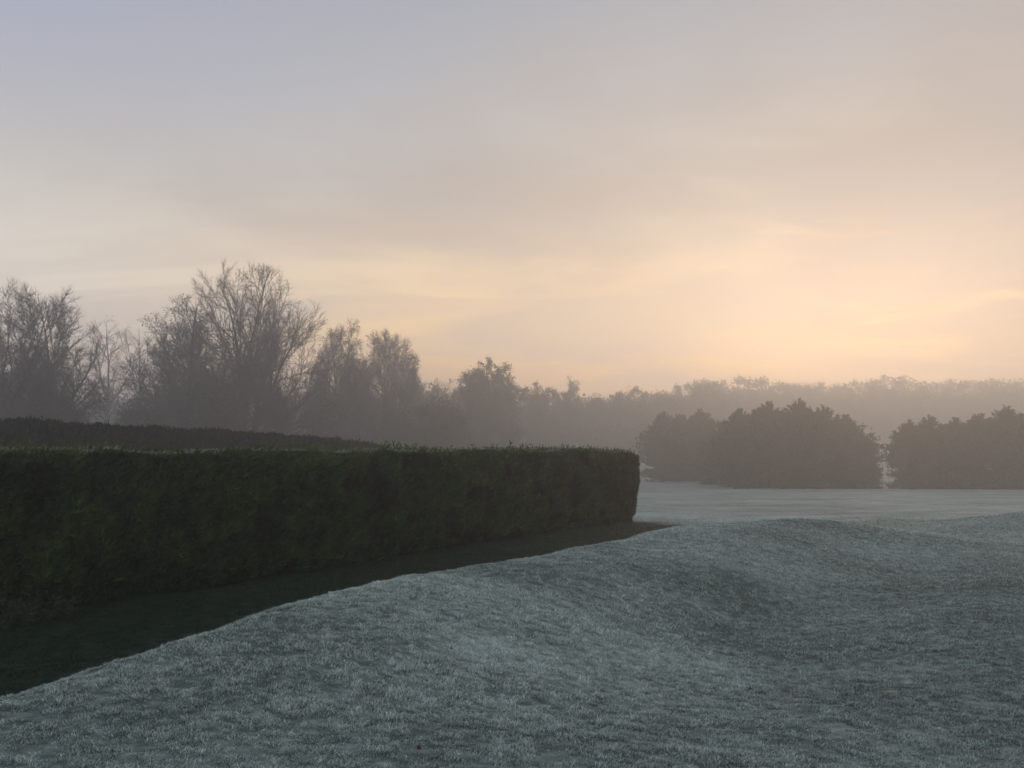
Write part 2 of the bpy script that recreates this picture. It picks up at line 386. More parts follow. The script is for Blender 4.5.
# ------------------------------------------------------------------ trees
def envelope(n, rng, cz, rx, ry, rzu, rzd, shell=.55, lobes=6, lob=.22):
    """points in an uneven dome: centre height cz, radii, upper and lower half heights"""
    d = unit(rng.normal(size=(n, 3))); r = rng.random(n) ** (shell)
    ph = rng.uniform(0, 2 * PI, (lobes, 2)); lumps = unit(rng.normal(size=(lobes, 3)) + [0, 0, .4])
    f = 1 - lob + lob * 1.6 * np.clip((d @ lumps.T).max(1) - .3, 0, 1)
    p = d * (r * f)[:, None]
    z = np.where(p[:, 2] > 0, p[:, 2] * rzu, p[:, 2] * rzd)
    return np.stack([p[:, 0] * rx, p[:, 1] * ry, cz + z], -1)
def bare_tree(name, label, cat, px, top, Y, wpx, fork=.22, limbs=7, spread=58, seed=1, leader=False, low=.12, widest=.5, leaf=0, low_leaf=0, ivy=0, leafm=None,
              leafL=.16, bark=None, up=.10, droop=0.0, group=None, dens=1.0, twig=1.3, rk=.019, rough=.10, tipr=.0062):
    """winter tree: stems fork from the bole and run out to an uneven dome, each order of branch shorter and thinner"""
    rng = np.random.default_rng(seed); rn = random.Random(seed); Y = Y * kd(px)
    x, y, zt = at(px, top, Y); zb = gz(x, y) - .1; H = zt - zb; R = wpx / 2 * Y / F; bark = bark or M_BARK
    root = thing(name, label, cat, (x, y, zb), group)
    cz = H * widest; ru, rd = (H - cz) * .96, cz - H * low; ph = rng.uniform(0, 6.28, 6)
    def inside(p):
        a = math.atan2(p[1], p[0]); e = (p[2] - cz) / (ru if p[2] > cz else rd)
        lob = 1 + rough * (math.sin(3 * a + ph[0]) * .5 + math.sin(5 * a + ph[1] + e * 3) * .5 + math.sin(e * 7 + ph[2] + a * 2) * .6)
        q = math.sqrt(p[0] ** 2 + p[1] ** 2) / (R * lob)
        return q ** 2.2 + abs(e / (1 + (lob - 1) * .5)) ** (2.2 if e > 0 else 6) < 1
    S0, S1, ra, rb = [], [], [], []; T0, T1, tr = [], [], []; nodes = []
    def vec(v): n = math.sqrt(v[0] ** 2 + v[1] ** 2 + v[2] ** 2) or 1; return (v[0] / n, v[1] / n, v[2] / n)
    def turn(d, ang):
        r_ = vec((rn.gauss(0, 1), rn.gauss(0, 1), rn.gauss(0, 1) + .15 - droop)); k = sum(a_ * b_ for a_, b_ in zip(d, r_)); o = vec((r_[0] - k * d[0], r_[1] - k * d[1], r_[2] - k * d[2]))
        c_, s_ = math.cos(ang), math.sin(ang); return vec(tuple(c_ * d[i] + s_ * o[i] for i in range(3)))
    SP = (0, .85 / dens, .50 / dens, .30 / dens)
    def grow(p, d, L, r, lev):
        step = (.7, .5, .35, .3)[min(lev, 3)]; n = max(2, int(L / step)); step = L / n; out_at = rn.uniform(.15, .3) * L if lev else 0; nxt = out_at; s_ = 0
        for k in range(n):
            f = (k + 1) / n; r1 = r * (1 - .9 * f) + tipr
            jit = (.05, .10, .14, .18)[min(lev, 3)]
            d = vec((d[0] + rn.gauss(0, jit), d[1] + rn.gauss(0, jit), d[2] + rn.gauss(0, jit) + (up if lev < 3 else up * .4) * (.6 if lev else .2) - droop * .14 * lev))
            q = (p[0] + d[0] * step, p[1] + d[1] * step, p[2] + d[2] * step)
            S0.append(p); S1.append(q); ra.append(r * (1 - .9 * k / n) + tipr); rb.append(r1); nodes.append((*q, r1)); s_ += step
            if lev < 3:
                while nxt < s_:
                    cl = L * (.70, .6, .5)[lev] * (1 - .62 * nxt / L) * rn.uniform(.7, 1.15); cl = max(cl, (1.6, .9, .45)[lev]) * (1 if lev else 1.0)
                    if nxt > (.12 if lev == 0 else 0) * L: grow(p, turn(d, math.radians(rn.uniform(24, 50))), cl, min(r1 * .62, .012 + cl * .011), lev + 1)
                    nxt += SP[lev + 1] * rn.uniform(.7, 1.3) * (1 if lev else 1.25)
            for _ in range(int((0, 0, 1, 3)[lev] * twig + rn.random() * 1.2 * (lev > 0))):
                t_ = turn(d, math.radians(rn.uniform(20, 60))); tl = rn.uniform(.25, .75); T0.append(p); T1.append((p[0] + t_[0] * tl, p[1] + t_[1] * tl, p[2] + t_[2] * tl + .1 * tl - droop * .3)); tr.append(tipr)
            p = q
            if not inside(p) and p[2] > H * low: break
        for _ in range(int((5, 5, 5, 4)[lev] * twig)):
            t_ = turn(d, math.radians(rn.uniform(5, 45))); tl = rn.uniform(.3, .9); T0.append(p); T1.append((p[0] + t_[0] * tl, p[1] + t_[1] * tl, p[2] + t_[2] * tl - droop * .4)); tr.append(tipr)
    r0 = H * rk; fz = H * fork; p = (0, 0, 0); d = (0, 0, 1); n = max(2, int(fz / .6))
    for k in range(n):
        q = (p[0] + rn.gauss(0, .03), p[1] + rn.gauss(0, .03), fz * (k + 1) / n)
        S0.append(p); S1.append(q); ra.append(r0 * (1.35 if k == 0 else 1.05)); rb.append(r0 * (1.08 if k == 0 else 1.0)); p = q; nodes.append((*q, r0))
    if leader:
        grow(p, vec((rn.gauss(0, .06), rn.gauss(0, .06), 1)), H - fz, r0 * .85, 0)
    else:
        a0 = rn.uniform(0, 6.28)
        for k in range(limbs):
            az = a0 + k * 2.4; th = math.radians(spread) * ((k + .35) / limbs) ** .5
            dd = (math.sin(th) * math.cos(az), math.sin(th) * math.sin(az), math.cos(th)); zz_ = p[2] * (1 - .35 * rn.random() * (k / limbs))
            L = 1.0
            while L < H and inside((dd[0] * L * .93, dd[1] * L * .93, max(zz_ + dd[2] * L * 1.04 + .02 * L, H * low + .2))): L += .3
            grow((0, 0, zz_), dd, L * 1.04, r0 * rn.uniform(.48, .66) * (.55 + .45 * L / H), 0)
    S0, S1, ra, rb = map(np.array, (S0, S1, ra, rb)); T0, T1, tr = map(np.array, (T0, T1, tr)); nodes = np.array(nodes)
    thick = ra > .06
    V, Q = prisms(S0[thick], S1[thick], ra[thick], rb[thick], 6); mesh_obj('trunk', V, [Q], bark, root, var=np.full(len(V), .5), smooth=True)
    C = Acc(); V, Q = prisms(S0[~thick], S1[~thick], ra[~thick], rb[~thick], 3); C.add(V, Q); V, T = spikes(T0, T1, tr); C.add(V, T); C.build('crown', M_TWIG, root)
    Lf = Acc(); thin = nodes[nodes[:, 3] < .03]; P = nodes[:, :3]; r = nodes[:, 3]
    def cards(Pp, d, lo, hi):
        m = len(Pp); V, Q = leaves(Pp, d, rng.uniform(lo, hi, m), rng.uniform(lo * .35, hi * .35, m), rng); Lf.add(V, Q, np.repeat(rng.random(m), 4))
    if leaf: i = rng.integers(0, len(thin), leaf); cards(thin[i, :3] + rng.normal(0, .22, (leaf, 3)), rng.normal(size=(leaf, 3)), leafL * .6, leafL * 1.3)
    if low_leaf:
        cand = P[(P[:, 2] < H * .48) & (r < .05)]; cent = cand[rng.integers(0, len(cand), 30)]; sz = rng.uniform(.3, .9, 30); i = rng.integers(0, 30, low_leaf)
        cards(cent[i] + rng.normal(0, 1, (low_leaf, 3)) * sz[i][:, None], rng.normal(size=(low_leaf, 3)), .1, .22)
    if ivy:
        cd = np.where((r > .07) & (P[:, 2] < H * .62))[0]; i = rng.choice(cd, ivy); o = unit(rng.normal(size=(ivy, 3)))
        cards(P[i] + o * (r[i] * rng.uniform(1, 2.5, ivy) + .14)[:, None] + rng.normal(0, .12, (ivy, 3)), o - [0, 0, .4], .1, .2)
    if Lf.n: Lf.build('leaves', leafm or M_IVY, root)
    print(name, px, 'segs', len(S0), 'twigs', len(T0), 'H', round(H, 1), 'R', round(R, 1))
    return root

bare_tree('bare_tree', 'tall dark bare tree with ivy clad limbs at the left edge of the photo', 'tree', 2, 273, 54, 104, fork=.2, limbs=10, spread=58, widest=.6, seed=21, ivy=7000, low_leaf=11000, dens=1.2)
bare_tree('bare_tree', 'bare tree with a fan of fine twigs, second from the left edge', 'tree', 55, 281, 58, 92, fork=.2, limbs=14, spread=66, widest=.58, seed=322, ivy=1500, low_leaf=4500, dens=1.15)
bare_tree('birch_tree', 'slender pale birch with a small rounded crown, right of the left edge trees', 'tree', 112, 298, 80, 52, fork=.42, limbs=7, spread=48, widest=.72, low=.4, seed=23, bark=M_BIRCH, droop=.25, rk=.013, dens=.8)
bare_tree('birch_tree', 'thin hazy birch tucked just left of the great domed tree', 'tree', 143, 314, 88, 50, fork=.35, limbs=7, spread=48, widest=.7, low=.3, seed=24, bark=M_BIRCH, droop=.2, rk=.013, dens=.8)
bare_tree('bare_tree', 'dark spreading tree with clinging leaves overlapping the left side of the great domed tree', 'tree', 190, 291, 66, 108, fork=.18, limbs=11, spread=72, widest=.56, seed=125, leaf=6000, leafm=M_BROWN, leafL=.2, low_leaf=6000, rough=.16, dens=1.15)
bare_tree('bare_tree', 'great bare tree with the tallest widest domed crown in the photo', 'tree', 250, 264, 68, 164, fork=.2, limbs=16, spread=78, widest=.55, seed=303, ivy=1500, low_leaf=4500, rough=.04, dens=.8, twig=1.3)
bare_tree('bare_tree', 'bare tree with a rounded top at the right foot of the great domed tree', 'tree', 344, 317, 78, 64, fork=.22, limbs=9, widest=.6, seed=27, dens=1.2, leaf=7000, leafL=.2, leafm=M_BROWN, low_leaf=3000)
bare_tree('bare_tree', 'broad hazy tree with fine brownish twigs left of the round brown bush', 'tree', 386, 327, 84, 76, fork=.2, limbs=11, spread=66, widest=.6, seed=128, leaf=15000, leafL=.22, leafm=M_BROWN, rough=.14, dens=1.15)
bare_tree('bare_tree', 'small hazy tree rising behind the round brown bush', 'tree', 438, 361, 92, 58, fork=.15, limbs=9, widest=.55, seed=29, dens=1.1, leaf=11000, leafm=M_BROWN, leafL=.22, rough=.2)

# ---- leafy crowns made of clumps on a trunk with limbs
def leafy_tree(name, label, cat, px, top, Y, wpx, n=9000, seed=1, mat=None, L=.28, low=.1, clumps=26, squash=1.0, group=None, cl=.26, topheavy=0.0, zb=None):
    rng = np.random.default_rng(seed); Y = Y * kd(px); L = L * 1.1; x, y, zt = at(px, top, Y)
    g0 = gz(x, y) - .1 if zb is None else zb
    H = zt - g0; R = wpx / 2 * Y / F
    root = thing(name, label, cat, (x, y, g0), group)
    Cc = envelope(clumps, rng, H * (low + .42), R * .78, R * .78, H * (.46 - low * .6), H * .4, .35, 6, .3)
    Cc[:, 2] = np.clip(Cc[:, 2], H * low, H * .9); k = 1 + topheavy * (Cc[:, 2] / H - .5); Cc[:, 0] *= k; Cc[:, 1] *= k
    rt = cl * min(R * 1.6, H * .6); top4 = np.array([[0, 0, H - rt * .9], [R * .3, 0, H - rt * 1.35], [-R * .35, R * .1, H - rt * 1.5], [R * .05, -R * .3, H - rt * 1.7], [-R * .1, 0, H - rt * 2.2], [R * .45, .1, H - rt * 2.1]])
    Cc[:, 2] = np.minimum(Cc[:, 2], H - rt * 1.3); Cc = np.concatenate([Cc, top4]); rr = rng.uniform(.7, 1.3, len(Cc)) * rt; rr[-6] = rt * .9
    i = rng.integers(0, len(Cc), n); d = unit(rng.normal(size=(n, 3))); q = rng.random(n) ** .4
    P = Cc[i] + d * (rr[i] * q)[:, None] * [1, 1, .8]; P = P[(P[:, 2] > .1) & (P[:, 2] < H)]; n = len(P)
    A = Acc(); V, Q = leaves(P, unit(rng.normal(size=(n, 3)) + [0, 0, .3]), rng.uniform(.6, 1.4, n) * L, rng.uniform(.2, .42, n) * L, rng); A.add(V, Q, np.repeat(rng.random(n), 4))
    # twig ends poking from clumps
    m = n // 5; j = rng.integers(0, n, m); dd = unit(P[j] - [0, 0, H * .45] + rng.normal(0, 1, (m, 3))); V, T = spikes(P[j], P[j] + dd * rng.uniform(.3, .8, (m, 1)) * L * 3, np.full(m, .012 * (Y / 80))); A.add(V, T)
    T_, B_, r0, r1 = [], [], [], []
    th = max(H * low, .4); tr = max(.07, H * .02); zs = [0, th * .5, th, H * .5, H * .75]; rs = [tr * 1.3, tr, tr * .9, tr * .6, tr * .25]
    for k in range(4): T_.append([0, 0, zs[k]]); B_.append([0, 0, zs[k + 1]]); r0.append(rs[k]); r1.append(rs[k + 1])
    for c in Cc[:-1:2]:
        s0 = np.array([0, 0, np.clip(c[2] * .55, th * .6, H * .7)]); m_ = (s0 + c) / 2 + [0, 0, .1 * H * .2]
        T_ += [s0, m_]; B_ += [m_, c]; r0 += [tr * .4, tr * .25]; r1 += [tr * .25, tr * .08]
    V, Q = prisms(np.array(T_, float), np.array(B_, float), np.array(r0), np.array(r1), 6)
    mesh_obj('trunk', V, [Q], M_BARK, root, var=np.full(len(V), .5), smooth=True)
    A.build('crown', mat or M_IVY, root)
    return root
bare_tree('leafy_tree', 'dense topped tree with a dark ragged crown standing above the hazy wood', 'tree', 494, 354, 84, 62, fork=.2, limbs=11, spread=62, widest=.68, seed=141, leaf=26000, leafm=M_IVY, leafL=.3, rough=.22)
leafy_tree('round_bush', 'large round brown bush standing in front of the hazy trees', 'bush', 438, 391, 66, 74, n=22000, seed=42, mat=M_BROWN, low=.03, clumps=50, L=.2)
leafy_tree('leafy_tree', 'small dull tree between the round brown bush and the dense topped tree', 'tree', 470, 383, 78, 34, n=7000, seed=43, mat=M_BROWN, low=.06, clumps=22, L=.22)
bare_tree('leafy_tree', 'low hazy tree just right of the dense topped tree', 'tree', 534, 381, 100, 52, fork=.12, limbs=8, widest=.5, seed=144, leaf=9000, leafm=M_BROWN, leafL=.34, dens=.75, rough=.2)
bare_tree('leafy_tree', 'hazy tree with a flat rounded top midway along the hazy wood', 'tree', 567, 377, 108, 46, fork=.15, limbs=9, spread=64, widest=.62, seed=145, leaf=9000, leafm=M_BROWN, leafL=.34, dens=.75)
leafy_tree('leafy_tree', 'low hazy tree in the lowest dip of the skyline', 'tree', 596, 391, 112, 46, n=8000, seed=46, mat=M_BROWN, low=.08, L=.3)
bare_tree('leafy_tree', 'pale hazy tree above the right end of the clipped hedge', 'tree', 628, 386, 116, 52, fork=.12, limbs=8, widest=.55, seed=147, leaf=9000, leafm=M_BROWN, leafL=.36, dens=.75, rough=.2)
leafy_tree('leafy_tree', 'pale hazy tree above the left edge of the conifers', 'tree', 664, 388, 122, 50, n=9000, seed=48, mat=M_BROWN, low=.08, L=.3)
bare_tree('leafy_tree', 'hazy round crowned tree rising behind the left conifers', 'tree', 704, 379, 128, 56, fork=.15, limbs=9, spread=64, widest=.6, seed=149, leaf=9000, leafm=M_BROWN, leafL=.36, dens=.75)
# understorey shrubs below the bare trees
SH = [(14, 396, 50, 70, 'ragged dark shrub at the left edge under the tall ivy clad tree'),
      (66, 402, 54, 50, 'low ragged shrub right of the left edge trees'),
      (98, 412, 62, 44, 'low shrub at the foot of the slender birch'),
      (138, 392, 66, 54, 'twiggy shrub between the slender birch and the dark spreading tree'),
      (178, 380, 60, 64, 'dark shrub under the dark spreading tree'),
      (226, 384, 62, 60, 'dark shrub under the left half of the great domed tree'),
      (276, 376, 64, 62, 'dark shrub under the right half of the great domed tree'),
      (322, 386, 68, 60, 'shrub to the right of the shrubs under the great domed tree'),
      (362, 392, 72, 56, 'hazy shrub under the broad brownish tree'),
      (398, 404, 74, 50, 'low hazy shrub touching the left of the round brown bush'),
      (486, 404, 74, 60, 'low hazy shrub under the dense topped tree')]
for k, (px, top, Yd, w, lab) in enumerate(SH):
    if k % 2: leafy_tree('shrub', lab, 'shrub', px, top, Yd, w * 1.15, n=7000, seed=60 + k, mat=M_BROWN if k % 3 else M_IVY, low=.02, clumps=34, L=.2, cl=.24)
    else: bare_tree('shrub', lab, 'shrub', px, top - 4, Yd, w * 1.25, fork=.03, limbs=9, spread=75, widest=.45, low=0, seed=60 + k, low_leaf=2500, leaf=1500, rk=.012, rough=.2)

# ---- conifers
def P0z(b, t, i, q): return b[i, 2] + (t - b)[i, 2] * q
def conifer_proto(seed, H=6.0, R=1.9):
    rng = np.random.default_rng(seed)
    root = thing('conifer_tree', 'x', 'conifer')
    V, Q = prisms(np.array([[0, 0, 0.], [0, 0, H * .4], [0, 0, H * .75]]), np.array([[0, 0, H * .4], [0, 0, H * .75], [0, 0, H * .99]]), np.array([.16, .11, .06]), np.array([.11, .06, .015]), 7)
    mesh_obj('trunk', V, [Q], M_BARK, root, var=np.full(len(V), .5), smooth=True)
    A = Acc(); nb = 430
    lead = np.array([[0, 0, 1.], [.55, .2, .90], [-.5, -.25, .86], [.1, -.6, .8], [-.15, .55, .83]]) * [R * .8, R * .8, H]
    li = rng.choice(5, nb, p=[.4, .15, .15, .15, .15]); Lh = lead[li, 2]
    u_ = rng.random(nb); zb = Lh * np.where(li == 0, .01 + .98 * u_ ** 1.15, .5 + .49 * u_); az = rng.uniform(0, 2 * PI, nb)
    f = np.clip((Lh - zb) / H, 0, 1)
    prof = np.where(li == 0, R * np.minimum(1.0, f * 1.9) ** .8, R * .62 * np.minimum(1, f * 1.9)) * np.where(zb < H * .15, .93 + .5 * zb / H, 1)
    rad = prof * rng.uniform(.62, 1.12, nb) + .02; ax = lead[li, :2] * np.clip(zb / Lh, 0, 1)[:, None]
    tipP = np.stack([ax[:, 0] + np.cos(az) * rad, ax[:, 1] + np.sin(az) * rad, np.minimum(zb + rad * .3 * np.clip(zb / H * 4 - .2, -.1, 1), Lh)], -1); baseP = np.stack([ax[:, 0] * .9, ax[:, 1] * .9, zb * .88], -1)
    V, Q = prisms(baseP, tipP, np.full(nb, .03), np.full(nb, .008), 3); A.add(V, Q)
    m = 58; i = np.repeat(np.arange(nb), m); q = rng.random(len(i)) ** .45
    P = baseP[i] + (tipP - baseP)[i] * q[:, None] + rng.normal(0, .13, (len(i), 3)) * (np.clip((Lh[i] - P0z(baseP, tipP, i, q)) / H * 4, .3, 1))[:, None]
    d = unit(unit(tipP - baseP)[i] + rng.normal(0, .45, (len(i), 3)) + [0, 0, .5])
    kk = np.clip((Lh[i] - P[:, 2]) / H * 4, .3, 1); V, Q = leaves(P, d, rng.uniform(.16, .38, len(i)) * kk, rng.uniform(.03, .07, len(i)) * (kk + .2), rng)
    k = V[:, 2] > -.3; A.add(V, Q, np.repeat(rng.random(len(i)), 4))
    A.build('crown', M_CONI, root)
    return root
protos = [conifer_proto(80 + k) for k in range(4)]; used = [False] * 4
CON = [(664, 411, 64, 36, 'leftmost hazy conifer, nearest the end of the clipped hedge'),
       (680, 413, 65, 38, 'second conifer from the left in the set back left clump'),
       (701, 408, 64, 36, 'peaked conifer third from the left, just left of the notch in the conifer clump'),
       (722, 420, 58, 34, 'short conifer filling the notch in the middle of the left conifer clump'),
       (740, 408, 52, 42, 'conifer just right of the notch in the left clump'),
       (768, 400, 52, 46, 'tall conifer left of the highest tops of the left clump'),
       (798, 398, 51, 46, 'highest conifer of the left clump'),
       (824, 404, 51, 42, 'conifer just right of the highest top in the left clump'),
       (846, 414, 51, 42, 'second last conifer at the right of the left clump'),
       (860, 432, 50, 26, 'low conifer ending the left clump beside the gap'),
       (908, 419, 49, 33, 'first conifer right of the gap between the clumps'),
       (930, 414, 49, 40, 'second conifer right of the gap between the clumps'),
       (955, 417, 48, 38, 'third conifer right of the gap, slightly lower than its neighbours'),
       (979, 412, 48, 42, 'fourth conifer right of the gap'),
       (1005, 405, 47, 44, 'tallest conifer of the right clump near the right edge'),
       (1032, 407, 47, 44, 'conifer cut by the right edge of the photo')]
for k, (px, top, Yd, w, lab) in enumerate(CON):
    Yd = Yd * KD; x, y, zt = at(px, top, Yd); zb = gz(x, y) - .08; H = zt - zb; R = w / 2 * Yd / F * 1.36
    loc = (x, y, zb); sc = (R / 1.9, R / 1.9, H / 6.0); j = k % 4
    if not used[j]:
        p = protos[j]; used[j] = True; p.location = loc; p.scale = sc; p.rotation_euler = (0, 0, k); p['label'] = lab; p['group'] = 'conifers along the far side of the lawn'
    else: dup(protos[j], loc, k * 1.7, lab, sc, 'conifers along the far side of the lawn')

# ---- woodland that reads as one mass
def woodland(name, label, spots, seed, L, nper):
    rng = np.random.default_rng(seed); A = Acc()
    for (x, y, zt, R) in spots:
        g0 = gz(x, y); H = zt - g0
        c = envelope(24, rng, H * .5, R * .8, R * .8, H * .4, H * .5, .4, 5, .3); c[:, 2] = np.clip(c[:, 2], H * .04, H * .88); rr = rng.uniform(.7, 1.3, len(c)) * min(R, H) * .42; c[:, 2] = np.minimum(c[:, 2], H - rr * .9); c = np.concatenate([c, [[0, 0, H - R * .4]]]); rr = np.append(rr, R * .42)
        n = nper; i = rng.integers(0, len(c), n); P = c[i] + unit(rng.normal(size=(n, 3))) * (rr[i] * rng.random(n) ** .6)[:, None]
        P = P[P[:, 2] > 0]; n = len(P); P += [x, y, g0]
        V, Q = leaves(P, rng.normal(size=(n, 3)), rng.uniform(.6, 1.4, n) * L, rng.uniform(.2, .45, n) * L, rng); A.add(V, Q, np.repeat(rng.random(n), 4))
        V, Q = prisms(np.array([[x, y, g0 - .2]]), np.array([[x, y, g0 + H * .8]]), np.array([.3]), np.array([.08]), 5); A.add(V, Q)
    o = A.build(name, M_WOODL); o['kind'] = 'stuff'; o['label'] = label; o['category'] = 'woodland'
rng = np.random.default_rng(5)
sky_px = [600, 640, 672, 701, 738, 772, 800, 817, 845, 872, 894, 915, 936, 965, 995, 1024, 1080, 1160]
sky_py = [396, 392, 386, 381, 376, 378, 383, 381, 382, 378, 375, 379, 380, 379, 378, 380, 380, 380]
sp = []
for px in np.arange(590, 1180, 10.5):
    for row, (Yd, dy) in enumerate(((258, 0), (243, 2), (224, 12))):
        p = px + rng.uniform(-5, 5); py = np.interp(p, sky_px, sky_py) + dy + rng.uniform(-2.5, 4)
        Y_ = Yd + rng.uniform(-5, 5); x, y, z = at(p, py, Y_); sp.append((x, y, z, rng.uniform(4.0, 6.6)))
woodland('woodland', 'misty far wood along the skyline behind the conifers', sp, 91, .7, 3200)
sp = []
for px in np.arange(-120, 660, 15):
    for Yd, dy in ((196, 0), (180, 10), (168, 32)):
        p = px + rng.uniform(-7, 7); py = np.interp(p, [-120, 0, 60, 110, 200, 330, 420, 520, 600, 660], [380, 384, 378, 382, 384, 372, 384, 386, 394, 392]) + dy + rng.uniform(-4, 6)
        x, y, z = at(p, py, Yd + rng.uniform(-4, 4)); sp.append((x, y, z, rng.uniform(3.3, 5.4)))
woodland('woodland', 'misty thicket standing behind the bare trees on the left', sp, 92, .75, 1000)

# ------------------------------------------------------------------ small things
def weed(px, py, label, seed, n=90, R=.35, H=.3):
    rng = np.random.default_rng(seed)
    cx, cy = (px - 512) / F, (py - HOR) / F; Yd = CAM_Z / cy; x, y = cx * Yd, Yd; z = gz(x, y)
    root = thing('weed_clump', label, 'weed', (x, y, z), 'weeds at the hedge foot')
    a = rng.uniform(0, 2 * PI, n); r_ = rng.uniform(0, R, n); S = np.stack([np.cos(a) * r_ * .4, np.sin(a) * r_ * .4, np.zeros(n)], -1)
    E = np.stack([np.cos(a) * r_, np.sin(a) * r_, H * rng.uniform(.3, 1, n)], -1); V, T = spikes(S, E, np.full(n, .004))
    A = Acc(); A.add(V, T); A.build('stems', M_WEED, root)
    A = Acc(); 
    for k in range(4):
        f = rng.uniform(.4, 1, (n, 1)); V, Q = leaves(S + (E - S) * f, rng.normal(size=(n, 3)) * [1, 1, .4], rng.uniform(.03, .07, n), rng.uniform(.012, .022, n), rng); A.add(V, Q, np.repeat(rng.random(n), 4))
    A.build('leaves', M_WEED, root)
weed(26, 622, 'pale leafed weed clump at the hedge foot near the left edge', 101, 160, .5, .42)
weed(66, 616, 'smaller weed clump right of the leftmost clump at the hedge foot', 102, 110, .4, .3)
def fallen(px, py, label, seed, L=.055):
    rng = np.random.default_rng(seed); x = y = 0
    Yd = 4.0
    for _ in range(12):
        x0, _, _ = at(px, py, Yd); zt = gz(x0, Yd) + .04
        d = at(px, py, 1.0); Yd = (zt - CAM_Z) / (d[2] - CAM_Z)
    x = at(px, py, Yd)[0]
    m = 9; a = np.linspace(0, 2 * PI, m, endpoint=False); rr = L * .5 * (.7 + .3 * np.cos(a) + .18 * np.cos(a * 5))
    top = np.stack([np.cos(a) * rr, np.sin(a) * rr * .7, .006 * np.sin(a * 2) + .012], -1)
    V = np.concatenate([[[0, 0, .004]], top, top - [0, 0, .0012]]); T = [[0, 1 + i, 1 + (i + 1) % m] for i in range(m)]
    Qs = [[1 + i, 1 + m + i, 1 + m + (i + 1) % m, 1 + (i + 1) % m] for i in range(m)]
    o = mesh_obj('fallen_leaf', V, [np.array(T), np.array(Qs)], M_LEAF, var=np.full(len(V), rng.random()))
    o.location = (x, Yd, gz(x, Yd) + .045); o.rotation_euler = (.3, .2, rng.uniform(0, 6))
    o['label'] = label; o['category'] = 'leaf'
fallen(420, 749, 'small reddish fallen leaf on the frosty grass at the bottom of the photo', 5)

# ------------------------------------------------------------------ haze
def haze():
    V = np.array([[x, y, z] for z in (-6.0, 31.0) for (x, y) in ((-405, -75), (405, -75), (405, 405), (-405, 405))], float)
    m = bpy.data.materials.new('haze_air'); m.use_nodes = True; nt = m.node_tree; nt.nodes.clear()
    o = nt.nodes.new('ShaderNodeOutputMaterial'); p = nt.nodes.new('ShaderNodeVolumePrincipled')
    p.inputs['Color'].default_value = (.88, .87, .865, 1); p.inputs['Density'].default_value = .0060; p.inputs['Anisotropy'].default_value = .68
    nt.links.new(p.outputs[0], o.inputs['Volume'])
    h = mesh_obj('haze', V, [np.array([[3, 2, 1, 0], [4, 5, 6, 7], [0, 1, 5, 4], [1, 2, 6, 5], [2, 3, 7, 6], [3, 0, 4, 7]])], m)
    h['kind'] = 'stuff'; h['label'] = 'thin morning mist over the lawn and trees'; h['category'] = 'haze'
haze()

# ------------------------------------------------------------------ sky and light
SUN_AZ, SUN_EL = math.atan((885 - 512) / F), math.radians(5.0)
w = bpy.data.worlds.new('World'); scene.world = w; w.use_nodes = True
nt = w.node_tree; nd, lk = nt.nodes, nt.links; nd.clear()
out = nd.new('ShaderNodeOutputWorld'); bg = nd.new('ShaderNodeBackground'); lk.new(bg.outputs[0], out.inputs[0]); bg.inputs[1].default_value = .1
tc = nd.new('ShaderNodeTexCoord'); Dv = tc.outputs['Generated']
sky = nd.new('ShaderNodeTexSky'); sky.sky_type = 'NISHITA'; sky.sun_disc = False; sky.sun_elevation = SUN_EL; sky.sun_rotation = SUN_AZ
sky.dust_density = 4; sky.air_density = 1.5
def M(op, a, b=None, c=None, clamp=False):
    q = nd.new('ShaderNodeMath'); q.operation = op; q.use_clamp = clamp
    for i, z in enumerate((a, b, c)):
        if z is None: continue
        if isinstance(z, (int, float)): q.inputs[i].default_value = z
        else: lk.new(z, q.inputs[i])
    return q.outputs[0]
def VM(op, a, b, outn=0):
    q = nd.new('ShaderNodeVectorMath'); q.operation = op
    for i, z in enumerate((a, b)):
        if z is None: continue
        if isinstance(z, tuple): q.inputs[i].default_value = z
        else: lk.new(z, q.inputs[i])
    return q.outputs[outn]
def ramp(fac, stops):
    r_ = nd.new('ShaderNodeValToRGB'); els = r_.color_ramp.elements
    while len(els) < len(stops): els.new(.5)
    for e, (p, c) in zip(els, stops): e.position = p; e.color = rgb(c)
    r_.color_ramp.interpolation = 'EASE' if False else 'LINEAR'; lk.new(fac, r_.inputs[0]); return r_.outputs[0]
def MR(v, a, b, c=0.0, d=1.0, smooth=True):
    q = nd.new('ShaderNodeMapRange'); q.interpolation_type = 'SMOOTHSTEP' if smooth else 'LINEAR'
    for i, z in enumerate((a, b, c, d)): q.inputs[i + 1].default_value = z
    lk.new(v, q.inputs[0]); return q.outputs[0]
def mixc(f, a, b, mode='MIX'):
    q = nd.new('ShaderNodeMix'); q.data_type = 'RGBA'; q.blend_type = mode
    if isinstance(f, (int, float)): q.inputs[0].default_value = f
    else: lk.new(f, q.inputs[0])
    for i, z in ((6, a), (7, b)):
        if isinstance(z, tuple): q.inputs[i].default_value = rgb(z)
        else: lk.new(z, q.inputs[i])
    return q.outputs[2]
def s2l(r_, g_, b_):
    return tuple(((v / 255 + .055) / 1.055) ** 2.4 if v > 10 else v / 3294 for v in (r_, g_, b_))
sx = nd.new('ShaderNodeSeparateXYZ'); lk.new(Dv, sx.inputs[0]); zz = sx.outputs[2]
